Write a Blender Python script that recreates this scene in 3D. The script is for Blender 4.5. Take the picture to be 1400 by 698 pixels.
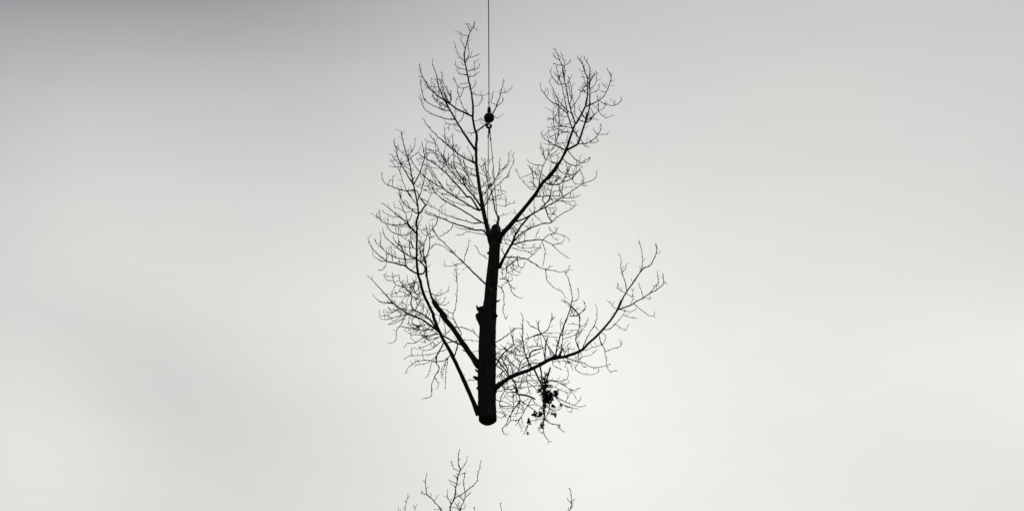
import bpy, bmesh, math, random
from mathutils import Vector, Matrix

# ------------------------------------------------------------------ scene, camera, sky, sun
sc = bpy.context.scene
for o in list(bpy.data.objects):
    bpy.data.objects.remove(o, do_unlink=True)
COL = sc.collection
W, H = 1400.0, 698.0
PITCH = math.radians(32.0)
HFOV = math.radians(26.7)
CAMZ = 1.7
cam_d = bpy.data.cameras.new('camera')
cam = bpy.data.objects.new('camera', cam_d)
COL.objects.link(cam)
cam_d.sensor_width = 36
cam_d.sensor_fit = 'HORIZONTAL'
cam_d.angle = HFOV
cam_d.clip_start = 0.1
cam_d.clip_end = 9000
cam.location = (0, 0, CAMZ)
cam.rotation_euler = (math.pi / 2 + PITCH, 0, 0)
sc.camera = cam
sc.render.resolution_x, sc.render.resolution_y = 1024, 510
FPX = (W / 2) / math.tan(HFOV / 2)
CF = Vector((0, math.cos(PITCH), math.sin(PITCH)))
CU = Vector((0, -math.sin(PITCH), math.cos(PITCH)))
CR = Vector((1, 0, 0))


def ray(px, py):
    return CF + CR * ((px - W / 2) / FPX) + CU * ((H / 2 - py) / FPX)


def at(px, py, Y):
    """the point of the vertical plane at distance Y that is seen at photo pixel px, py"""
    r = ray(px, py)
    return Vector((0, 0, CAMZ)) + r * (Y / r.y)


def size(wpx, P):
    """metres that wpx photo pixels span at point P"""
    return wpx * (Vector(P) - Vector((0, 0, CAMZ))).dot(CF) / FPX


SUN_DIR = ray(980, 600).normalized()
sun_el = math.asin(SUN_DIR.z)
sun_az = math.atan2(SUN_DIR.x, SUN_DIR.y)

world = bpy.data.worlds.new('World')
sc.world = world
world.use_nodes = True
nt = world.node_tree
nt.nodes.clear()


def N(tree, typ, **kw):
    n = tree.nodes.new(typ)
    for k, v in kw.items():
        setattr(n, k, v)
    return n


def math_n(tree, op, a, b=None, c=None, clamp=False):
    n = N(tree, 'ShaderNodeMath', operation=op, use_clamp=clamp)
    for i, v in enumerate((a, b, c)):
        if v is None:
            continue
        if isinstance(v, (int, float)):
            n.inputs[i].default_value = v
        else:
            tree.links.new(v, n.inputs[i])
    return n.outputs[0]


def build_world():
    L = nt.links
    out = N(nt, 'ShaderNodeOutputWorld')
    bg = N(nt, 'ShaderNodeBackground')
    bg.inputs['Strength'].default_value = 0.1
    L.new(bg.outputs[0], out.inputs[0])
    sky = N(nt, 'ShaderNodeTexSky', sky_type='NISHITA')
    sky.sun_disc = False
    sky.sun_elevation = sun_el
    sky.sun_rotation = sun_az
    sky.air_density = 1.0
    sky.dust_density = 4.0
    sky.ozone_density = 1.0
    bw = N(nt, 'ShaderNodeRGBToBW')
    L.new(sky.outputs[0], bw.inputs[0])
    tc = N(nt, 'ShaderNodeTexCoord')
    D = tc.outputs['Generated']

    def lobe(px, py, su, sv, turn):
        """soft cloud bank around a direction, su by sv degrees, its long axis turned down to the right"""
        sub = N(nt, 'ShaderNodeVectorMath', operation='SUBTRACT')
        L.new(D, sub.inputs[0])
        sub.inputs[1].default_value = ray(px, py).normalized()
        th = math.radians(turn)
        tot = None
        for ax, w in ((CR * math.cos(th) - CU * math.sin(th), math.radians(su)), (CR * math.sin(th) + CU * math.cos(th), math.radians(sv)), (CF, 0.8)):
            d = N(nt, 'ShaderNodeVectorMath', operation='DOT_PRODUCT')
            L.new(sub.outputs[0], d.inputs[0])
            d.inputs[1].default_value = ax / w
            sq = math_n(nt, 'MULTIPLY', d.outputs['Value'], d.outputs['Value'])
            tot = sq if tot is None else math_n(nt, 'ADD', tot, sq)
        return math_n(nt, 'EXPONENT', math_n(nt, 'MULTIPLY', tot, -1.0))

    # cloud deck lit from behind: the clear sky's brightness, flattened by the cloud it shines through
    base = math_n(nt, 'ADD', math_n(nt, 'MULTIPLY', math_n(nt, 'POWER', bw.outputs[0], SKY['veil']), SKY['thin']), SKY['base'])
    # noise of cloud thickness, stretched along the horizon
    mp = N(nt, 'ShaderNodeMapping')
    mp.inputs['Scale'].default_value = (2.4, 2.4, 9.0)
    mp.inputs['Rotation'].default_value = (0, math.radians(-16), 0)
    mp.inputs['Location'].default_value = SKY['loc']
    L.new(D, mp.inputs['Vector'])
    nz = N(nt, 'ShaderNodeTexNoise')
    nz.inputs['Scale'].default_value = 2.0
    nz.inputs['Detail'].default_value = 5
    nz.inputs['Roughness'].default_value = 0.5
    nz.inputs['Distortion'].default_value = 0.4
    L.new(mp.outputs[0], nz.inputs['Vector'])
    thick = math_n(nt, 'MULTIPLY', math_n(nt, 'SUBTRACT', nz.outputs['Fac'], 0.5), SKY['namp'])
    n2 = N(nt, 'ShaderNodeTexNoise')            # finer streaks in the cloud
    n2.inputs['Scale'].default_value = 9.0
    n2.inputs['Detail'].default_value = 4
    n2.inputs['Distortion'].default_value = 0.6
    L.new(mp.outputs[0], n2.inputs['Vector'])
    thick = math_n(nt, 'ADD', thick, math_n(nt, 'MULTIPLY', math_n(nt, 'SUBTRACT', n2.outputs['Fac'], 0.5), 0.045))
    banks = None
    for (px, py, su, sv, a, turn) in SKY['banks']:
        b = math_n(nt, 'MULTIPLY', lobe(px, py, su, sv, turn), a)
        banks = b if banks is None else math_n(nt, 'ADD', banks, b)
    fac = math_n(nt, 'SUBTRACT', math_n(nt, 'ADD', 1.0, thick), banks)
    val = math_n(nt, 'MULTIPLY', base, fac)
    # tint: thick cloud is faintly blue-violet, thin cloud faintly warm
    ramp = N(nt, 'ShaderNodeValToRGB')
    cr = ramp.color_ramp
    for k, (pos, c) in enumerate(((0.37, (0.990, 0.996, 1.030)), (0.56, (1.003, 0.998, 1.004)), (0.64, (1.010, 0.998, 0.988)), (0.72, (1.017, 1.000, 0.963)), (0.80, (1.020, 0.998, 0.966)), (0.87, (1.020, 1.000, 0.970)))):
        e = cr.elements[k] if k < 2 else cr.elements.new(pos)
        e.position = pos
        e.color = (*c, 1)
    tn = N(nt, 'ShaderNodeTexNoise')
    tn.inputs['Scale'].default_value = 9
    tn.inputs['Detail'].default_value = 3
    L.new(D, tn.inputs['Vector'])
    tv = math_n(nt, 'ADD', math_n(nt, 'MULTIPLY', val, 0.1),
                math_n(nt, 'MULTIPLY', math_n(nt, 'SUBTRACT', tn.outputs['Fac'], 0.5), 0.24))
    L.new(tv, ramp.inputs[0])
    vm = N(nt, 'ShaderNodeVectorMath', operation='SCALE')
    L.new(ramp.outputs[0], vm.inputs[0])
    L.new(val, vm.inputs['Scale'])
    L.new(vm.outputs[0], bg.inputs['Color'])


SKY = dict(veil=0.294, thin=2.069, base=1.2, namp=0.06, loc=(0.3, 0.0, 0.7),
           banks=[(-283.8, -192.4, 22.2, 4.96, 0.412, 3.0), (148.7, 484.9, 3.77, 1.79, 0.144, 30.4), (555.3, 432.1, 6.7, 2.58, -0.108, 10.4),
                  (18.8, 594, 3.87, 9.0, -0.269, 11.8), (102.2, -110.5, 8.53, 2.71, 0.285, 7.6), (1620.7, 531.6, 5.98, 2.35, -0.22, 8.7),
                  (752.5, 510, 3.2, 9.0, -0.10, -11.7)])
build_world()

sun_d = bpy.data.lights.new('sun', 'SUN')
sun_d.energy = 0.6
sun_d.angle = math.radians(20)
sun_d.color = (1.0, 0.97, 0.93)
sun = bpy.data.objects.new('sun', sun_d)
COL.objects.link(sun)
sun.rotation_euler = SUN_DIR.to_track_quat('Z', 'Y').to_euler()
sun.location = (10, 30, 60)

vs = sc.view_settings
vs.view_transform = 'Standard'
vs.look = 'None'
vs.exposure = 0.0
vs.gamma = 1.0
vs.use_curve_mapping = False

# ------------------------------------------------------------------ materials


def material(name, c0, c1, scale=8.0, rough=0.95, stretch=(1, 1, 0.25), bump=0.5, spec=0.08, metallic=0.0):
    m = bpy.data.materials.new(name)
    m.use_nodes = True
    t = m.node_tree
    p = t.nodes['Principled BSDF']
    p.inputs['Roughness'].default_value = rough
    p.inputs['Specular IOR Level'].default_value = spec
    p.inputs['Metallic'].default_value = metallic
    tc = N(t, 'ShaderNodeTexCoord')
    mp = N(t, 'ShaderNodeMapping')
    mp.inputs['Scale'].default_value = stretch
    t.links.new(tc.outputs['Object'], mp.inputs['Vector'])
    nz = N(t, 'ShaderNodeTexNoise')
    nz.inputs['Scale'].default_value = scale
    nz.inputs['Detail'].default_value = 6
    nz.inputs['Roughness'].default_value = 0.65
    t.links.new(mp.outputs[0], nz.inputs['Vector'])
    r = N(t, 'ShaderNodeValToRGB')
    r.color_ramp.elements[0].position = 0.35
    r.color_ramp.elements[1].position = 0.7
    r.color_ramp.elements[0].color = (*c0, 1)
    r.color_ramp.elements[1].color = (*c1, 1)
    t.links.new(nz.outputs['Fac'], r.inputs[0])
    t.links.new(r.outputs[0], p.inputs['Base Color'])
    if bump:
        b = N(t, 'ShaderNodeBump')
        b.inputs['Strength'].default_value = bump
        b.inputs['Distance'].default_value = 0.02
        t.links.new(nz.outputs['Fac'], b.inputs['Height'])
        t.links.new(b.outputs[0], p.inputs['Normal'])
    return m


M_BARK = material('wet_bark', (0.010, 0.009, 0.008), (0.032, 0.030, 0.027), 14, bump=0.8)
M_TWIG = material('twig_bark', (0.016, 0.014, 0.012), (0.030, 0.026, 0.022), 20, bump=0)
M_WOOD = material('sawn_wood', (0.05, 0.038, 0.026), (0.09, 0.068, 0.046), 10, stretch=(1, 1, 1), bump=0.3)
M_SCAR = material('pale_torn_bark', (0.10, 0.09, 0.07), (0.2, 0.17, 0.13), 10, bump=0)
M_LEAF = material('dead_leaf', (0.015, 0.011, 0.007), (0.04, 0.028, 0.016), 12, stretch=(1, 1, 1), bump=0)
M_ROPE = material('greased_wire_rope', (0.03, 0.03, 0.031), (0.07, 0.07, 0.07), 60, rough=0.7, bump=0.2, spec=0.2)
M_SLING = material('grey_wire_sling', (0.10, 0.10, 0.10), (0.20, 0.20, 0.195), 60, rough=0.7, bump=0.2, spec=0.2)
M_IRON = material('black_painted_iron', (0.010, 0.010, 0.010), (0.022, 0.020, 0.018), 18, rough=0.75, stretch=(1, 1, 1), bump=0.15, spec=0.15)
M_GROUND = material('winter_grass', (0.020, 0.026, 0.010), (0.045, 0.050, 0.022), 0.6, stretch=(1, 1, 1), bump=0)

# ------------------------------------------------------------------ object helpers


def tag(o, label=None, cat=None, group=None, kind=None):
    for k, v in (('label', label), ('category', cat), ('group', group), ('kind', kind)):
        if v:
            o[k] = v
    return o


def empty(name, loc):
    o = bpy.data.objects.new(name, None)
    o.empty_display_size = 0.3
    COL.objects.link(o)
    o.location = loc
    return o


ORIGIN = {}


class MB:
    def __init__(self):
        self.v, self.f = [], []

    def tube(self, pts, rad, sides=6, cap=True, twist=0.0, lobes=0, lobe_amp=0.0, jag=None):
        n = len(pts)
        if n < 2:
            return
        base = len(self.v)
        t = (pts[1] - pts[0]).normalized()
        ref = Vector((0, 1, 0)) if abs(t.y) < 0.9 else Vector((1, 0, 0))
        u = t.cross(ref).normalized()
        for i in range(n):
            a, b = pts[max(i - 1, 0)], pts[min(i + 1, n - 1)]
            t = (b - a)
            if t.length < 1e-9:
                t = Vector((0, 0, 1))
            t.normalize()
            u = (u - t * u.dot(t))
            if u.length < 1e-6:
                u = t.orthogonal()
            u.normalize()
            w = t.cross(u)
            for k in range(sides):
                an = 2 * math.pi * k / sides + twist * i
                r = rad[i]
                if lobes:
                    r *= 1 + lobe_amp * math.cos(lobes * 2 * math.pi * k / sides)
                if jag:
                    r *= jag(i, k)
                self.v.append(pts[i] + (u * math.cos(an) + w * math.sin(an)) * r)
        for i in range(n - 1):
            for k in range(sides):
                k2 = (k + 1) % sides
                self.f.append((base + i * sides + k, base + i * sides + k2,
                               base + (i + 1) * sides + k2, base + (i + 1) * sides + k))
        if cap:
            self.f.append(tuple(base + k for k in range(sides))[::-1])
            self.f.append(tuple(base + (n - 1) * sides + k for k in range(sides)))

    def lathe(self, centre, prof, sides=24, axis=Vector((0, 0, 1))):
        """prof: (height, radius) pairs turned about an axis through centre"""
        q = axis.normalized()
        u = q.orthogonal().normalized()
        w = q.cross(u)
        base = len(self.v)
        for (h, r) in prof:
            for k in range(sides):
                a = 2 * math.pi * k / sides
                self.v.append(centre + q * h + (u * math.cos(a) + w * math.sin(a)) * max(r, 1e-4))
        for i in range(len(prof) - 1):
            for k in range(sides):
                k2 = (k + 1) % sides
                self.f.append((base + i * sides + k, base + i * sides + k2,
                               base + (i + 1) * sides + k2, base + (i + 1) * sides + k))
        self.f.append(tuple(base + k for k in range(sides))[::-1])
        self.f.append(tuple(base + (len(prof) - 1) * sides + k for k in range(sides)))

    def build(self, name, mat, parent=None, origin=None, smooth=True):
        if not self.v:
            return None
        o_ = Vector(origin) if origin is not None else self.v[0].copy()
        me = bpy.data.meshes.new(name)
        me.from_pydata([tuple(p - o_) for p in self.v], [], self.f)
        me.materials.append(mat)
        if smooth:
            me.polygons.foreach_set('use_smooth', [True] * len(me.polygons))
        me.update()
        ob = bpy.data.objects.new(name, me)
        COL.objects.link(ob)
        ORIGIN[ob.name] = o_
        if parent is not None:
            ob.parent = parent
            po = ORIGIN.get(parent.name, Vector(parent.location))
            ob.location = o_ - po
        else:
            ob.location = o_
        return ob


# ------------------------------------------------------------------ branch system
# Branch tracks are written as photo pixels (a letter picks the enlarged view they were measured in);
# each gets its own distance from the camera as it grows, so the crown is as deep as it is wide.
VIEWS = {}
for key, ox, oy in (('A', 560, 0), ('B', 560, 100), ('C', 720, 50), ('D', 680, 150), ('E', 500, 170), ('F', 580, 200),
                    ('G', 490, 260), ('H', 640, 240), ('I', 490, 350), ('J', 530, 430), ('K', 600, 480), ('L', 660, 420),
                    ('M', 670, 500), ('N', 770, 320), ('O', 750, 400), ('P', 600, 300)):
    VIEWS[key] = (ox, oy, 5.819)
for key, ox, oy in (('a', 630, 190), ('b', 630, 240), ('c', 570, 210), ('d', 570, 260), ('e', 520, 200), ('f', 570, 90),
                    ('g', 570, 140), ('h', 690, 200), ('i', 675, 430), ('j', 675, 480), ('k', 675, 530), ('l', 735, 460),
                    ('m', 560, 400), ('n', 505, 380), ('o', 545, 440), ('p', 740, 200), ('q', 520, 260), ('r', 500, 310),
                    ('s', 550, 310), ('t', 545, 355), ('u', 680, 290), ('v', 680, 340), ('w', 720, 240), ('x', 730, 140)):
    VIEWS[key] = (ox, oy, 11.6375)
VIEWS['Q'] = (530, 600, 7.125)
VIEWS['R'] = (670, 620, 8.75)
VIEWS['Z'] = (0, 0, 1.0)


def parse_track(s):
    view, pts = VIEWS['Z'], []
    for tok in s.split():
        if tok in VIEWS:
            view = VIEWS[tok]
        else:
            x, y = tok.split(',')
            pts.append((view[0] + float(x) / view[2], view[1] + float(y) / view[2]))
    return pts


def catmull(pts, step=2.4):
    if len(pts) < 2:
        return pts
    P = [pts[0]] + list(pts) + [pts[-1]]
    out = []
    for i in range(1, len(P) - 2):
        p0, p1, p2, p3 = P[i - 1], P[i], P[i + 1], P[i + 2]
        d = math.hypot(p2[0] - p1[0], p2[1] - p1[1])
        n = max(1, int(d / step))
        for k in range(n):
            t = k / n
            r = []
            for c in range(len(p1)):
                a = 2 * p1[c]
                b = (p2[c] - p0[c]) * t
                e = (2 * p0[c] - 5 * p1[c] + 4 * p2[c] - p3[c]) * t * t
                g = (-p0[c] + 3 * p1[c] - 3 * p2[c] + p3[c]) * t ** 3
                r.append(0.5 * (a + b + e + g))
            out.append(tuple(r))
    out.append(tuple(pts[-1]))
    return out


class Branch:
    __slots__ = ('p', 'w', 'level', 'limb', 'kids', 'spur')

    # p: list of (px, py, Y); w: diameters in photo pixels
    def __init__(self, p, w, level):
        self.p, self.w, self.level, self.kids, self.spur = p, w, level, [], True


class Tree:
    def __init__(self, Y0, seed):
        self.Y0 = Y0
        self.rng = random.Random(seed)
        self.all = []
        self.limbs = []
        self.trunk_pts = []

    def nearest(self, x, y):
        best, bd = None, 1e9
        for b in self.all:
            for i, q in enumerate(b.p):
                d = (q[0] - x) ** 2 + (q[1] - y) ** 2 - 0.15 * b.w[i]
                if d < bd:
                    best, bd = (b, i), d
        return best, bd

    def add(self, pts, w0, w1, limb=False, slope=None, trunk_branch=None, wob=0.28, power=1.0, snap=True):
        rng = self.rng
        Yb, parent = self.Y0, None
        x0, y0 = pts[0]
        if not limb and self.all:
            (pb, pi), d = self.nearest(x0, y0)
            td = min(((q[0] - x0) ** 2 + (q[1] - y0) ** 2) ** .5 - q[2] / 2 for q in self.trunk_pts) if self.trunk_pts else 1e9
            if not (td < 0.5 and d > 16):
                parent = pb
                Yb = pb.p[pi][2]
                if snap and d < 90:
                    pts = [(pb.p[pi][0], pb.p[pi][1])] + (pts[1:] if d < 12 else pts)
        sp = catmull(pts)
        total = sum(math.hypot(a[0] - b[0], a[1] - b[1]) for a, b in zip(sp, sp[1:])) + 1e-6
        if slope is None:
            slope = rng.uniform(-1.0, 1.0)
            off = (Yb - self.Y0) / 3.2
            slope -= 0.4 * off
        bend = rng.uniform(-0.25, 0.25)
        s, out, ws = 0.0, [], []
        ph = rng.uniform(0, 6)
        nodes = rng.uniform(3.5, 6)
        for i, q in enumerate(sp):
            if i:
                s += math.hypot(q[0] - sp[i - 1][0], q[1] - sp[i - 1][1])
            t = s / total
            Y = Yb + 0.0182 * (slope * s + bend * s * t)
            edge = min(1, 4 * t)
            wx = wob * edge * math.sin(ph + s / nodes * 2.1) + rng.uniform(-.10, .10) * edge
            wy = wob * edge * 0.7 * math.cos(ph * 1.7 + s / nodes * 1.7) + rng.uniform(-.10, .10) * edge
            out.append((q[0] + wx, q[1] + wy, Y))
            w = w0 + (w1 - w0) * t ** power
            w *= rng.uniform(0.93, 1.08) if w < 2.2 else rng.uniform(0.975, 1.025) * (1 + .035 * math.sin(ph + s / 7.0))
            if w < 1.8 and rng.random() < 0.16:
                w *= rng.uniform(1.2, 1.55)          # swollen buds and leaf scars
            if parent is None and w0 > 3:
                w *= 1 + 0.38 * math.exp(-((s - 6) / 6.5) if s > 6 else 0)   # collar where a limb leaves the trunk
            ws.append(w)
        b = Branch(out, ws, 1)
        if parent is None:
            b.level = 1
            b.limb = b
            self.limbs.append(b)
        else:
            b.level = parent.level + 1
            b.limb = parent
            parent.kids.append(b)
        self.all.append(b)
        return b

    def spurs(self, b, density=1.0):
        """short side shoots and buds that stand off thin wood"""
        rng = self.rng
        out = []
        s, nxt = 0.0, rng.uniform(3, 8)
        for i in range(1, len(b.p)):
            a, c = b.p[i - 1], b.p[i]
            d = math.hypot(c[0] - a[0], c[1] - a[1])
            s += d
            if s > nxt and d > 1e-6:
                nxt = s + (1.5 + min(16, rng.expovariate(1 / 5.0))) / density
                if b.w[i] > 2.6 and rng.random() < 0.6:
                    continue
                tx, ty = (c[0] - a[0]) / d, (c[1] - a[1]) / d
                sg = rng.choice((-1, 1))
                an = math.radians(rng.uniform(35, 75)) * sg
                dx, dy = tx * math.cos(an) - ty * math.sin(an), tx * math.sin(an) + ty * math.cos(an)
                ln = rng.choice((1.3, 1.6, 1.9, 2.2, 2.6, 3.2, 4.2, 6.0)) * rng.uniform(.8, 1.2)
                dy -= 0.25
                n = 3
                pp, ww = [], []
                dz = rng.uniform(-.5, .5)
                for k in range(n + 1):
                    t = k / n
                    pp.append((c[0] + dx * ln * t, c[1] + dy * ln * t - 0.10 * ln * t * t, c[2] + 0.0182 * dz * ln * t))
                    ww.append((0.75, 0.62, 0.75, 0.5)[k] if ln < 3 else (0.7, 0.6, 0.6, 0.6)[k])
                out.append((pp, ww))
        return out

    def infill(self, x0, y0, x1, y1, n, head, spread, lmin=7, lmax=22):
        """fine twigs that grow from the wood inside a part of the crown, heading roughly one way"""
        rng = self.rng
        cand = [(q[0], q[1]) for b in self.all for q, w in zip(b.p, b.w) if x0 < q[0] < x1 and y0 < q[1] < y1 and w < 3.6]
        if not cand:
            return
        for k in range(n):
            x, y = rng.choice(cand)
            a = math.radians(head + rng.uniform(-spread, spread))
            turn = rng.uniform(-.05, .05)
            ln = rng.uniform(lmin, lmax) * rng.choice((.6, .8, 1, 1))
            pts, d = [(x, y)], 0
            while d < ln:
                st = rng.uniform(2.5, 4.5)
                d += st
                a += turn * st + rng.uniform(-.13, .13)
                # twigs bend up towards the light
                x, y = x + math.cos(a) * st, y - math.sin(a) * st - .12 * st * min(1, d / ln)
                pts.append((x, y))
            self.add(pts, rng.uniform(.8, 1.05), .66)

    def mesh(self, mb, b, density):
        sides = 10 if b.w[0] > 4 else (7 if b.w[0] > 2 else 5)
        pts = [at(*q) for q in b.p]
        rad = [size(w * (0.93 if w < 1.6 else 1), P) / 2 * WIDTH for w, P in zip(b.w, pts)]
        mb.tube(pts, rad, sides)
        if b.spur:
            for pp, ww in self.spurs(b, density):
                q = [at(*z) for z in pp]
                mb.tube(q, [size(w, P) / 2 * WIDTH for w, P in zip(ww, q)], 4)

    def collect(self, mb, b, density):
        self.mesh(mb, b, density)
        for k in b.kids:
            self.collect(mb, k, density)

    def realise(self, root, density=1.0):
        for L in self.limbs:
            mb = MB()
            self.mesh(mb, L, density)
            lo = mb.build('branch', M_BARK if L.w[0] > 2.5 else M_TWIG, root, origin=at(*L.p[0]))
            for k in L.kids:
                m2 = MB()
                self.collect(m2, k, density)
                m2.build('side_branch', M_TWIG, lo, origin=at(*k.p[0]))


WIDTH = 1.0
TREE_Y = 45.0

# ------------------------------------------------------------------ ground
gm = MB()
g0 = 6000
for yy in (-g0, g0):
    for xx in (-g0, g0):
        gm.v.append(Vector((xx, yy, 0)))
gm.f.append((0, 1, 3, 2))
tag(gm.build('ground', M_GROUND, None, origin=(0, 0, 0), smooth=False), kind='structure')

# ------------------------------------------------------------------ the hoisted tree
ht = Tree(TREE_Y, 7)
TRUNK = [(679.2, 308.6, 9.0), (678.6, 310.5, 12.0), (678.0, 314, 13.2), (677.4, 322, 14.2), (676.8, 330, 14.8), (675.6, 345, 15.2), (674.6, 360, 15.6),
         (673.3, 375, 16.0), (672.0, 389, 16.4), (670.8, 404, 17.0), (669.9, 416, 18.0), (668.6, 424, 20.0), (667.4, 434, 21.6), (666.8, 447, 22.6),
         (666.6, 460, 23.0), (666.4, 473, 23.4), (666.0, 490, 24.0), (665.4, 505, 24.8), (665.2, 518, 25.0), (665.4, 531, 24.6), (666.0, 548, 24.4), (666.5, 560, 24.6), (666.8, 573.5, 24.6)]
ht.trunk_pts = TRUNK

LIMBS = '''
6.6 1.0 -0.40 p0.85 : K 320,505 300,460 190,210 90,0 J 450,210 400,110 360,0 I 600,470 560,390 515,290 490,190 475,145 460,10 G 463,540 465,370 465,250 478,185 465,80 445,0 E 395,540 380,480 365,400 345,300 330,260 300,150 280,55
7.7 6.5 0.30 : J 725,405 600,230 520,110 430,0 I 700,490 640,420 600,365
8.4 1.0 0.36 p0.52 : P 428,190 408,135 F 490,600 465,480 440,330 425,220 415,140 413,0 B 535,500 520,450 503,360 505,270 490,150 470,60 A 450,540 435,460 440,400 455,340 480,260 510,210 518,170
7.5 1.0 -0.46 p0.72 : P 470,185 490,130 H 330,400 430,280 530,155 590,60 D 380,560 440,500 500,410 545,325 580,220 620,110 C 395,690 465,560 482,480 487,420 485,330 465,290 450,230 405,165
4.0 1.0 0.45 : P 480,380 520,300 570,210 H 345,550 385,455 450,365 510,305 570,270 640,195 660,130 670,70
6.3 1.0 0.42 p0.75 : K 445,292 560,210 650,172 L 380,492 480,442 560,402 640,395 O 150,500 250,463 320,400 400,325 480,235 530,165 555,115 580,60 N 435,600 490,480 560,380 620,290 650,265 690,248 725,190 748,110 735,75
2.4 0.9 0.35 : P 375,515 310,455 200,345 s 830,430 720,310 620,215 560,150 510,70 490,20
3.2 2.2 0.1 : Z 680.2,309 680.6,304 681.8,298.4 681.2,296.2 679.6,294
2.6 1.0 -0.5 : P 395,145 F 470,670 d 925,630 800,590 570,520 400,445 250,400 100,350
2.4 1.6 0.5 : L 100,400 160,470 215,550
2.0 1.4 0.6 : L 100,455 160,500 195,545
2.2 1.4 -0.5 : L 100,465 160,370 245,295
1.6 0.8 0.4 : L 100,278 150,250 220,200 260,170 300,165 330,175
1.0 0.7 0.4 : P 385,312 330,270 295,212
1.3 0.8 0.4 : P 485,470 530,472 560,510 580,570 610,605 655,628
1.3 0.8 0.3 : P 465,525 495,540 515,580 518,640 520,680 Z 688.5,416 687.7,424 691.6,436 694,431
'''
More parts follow.
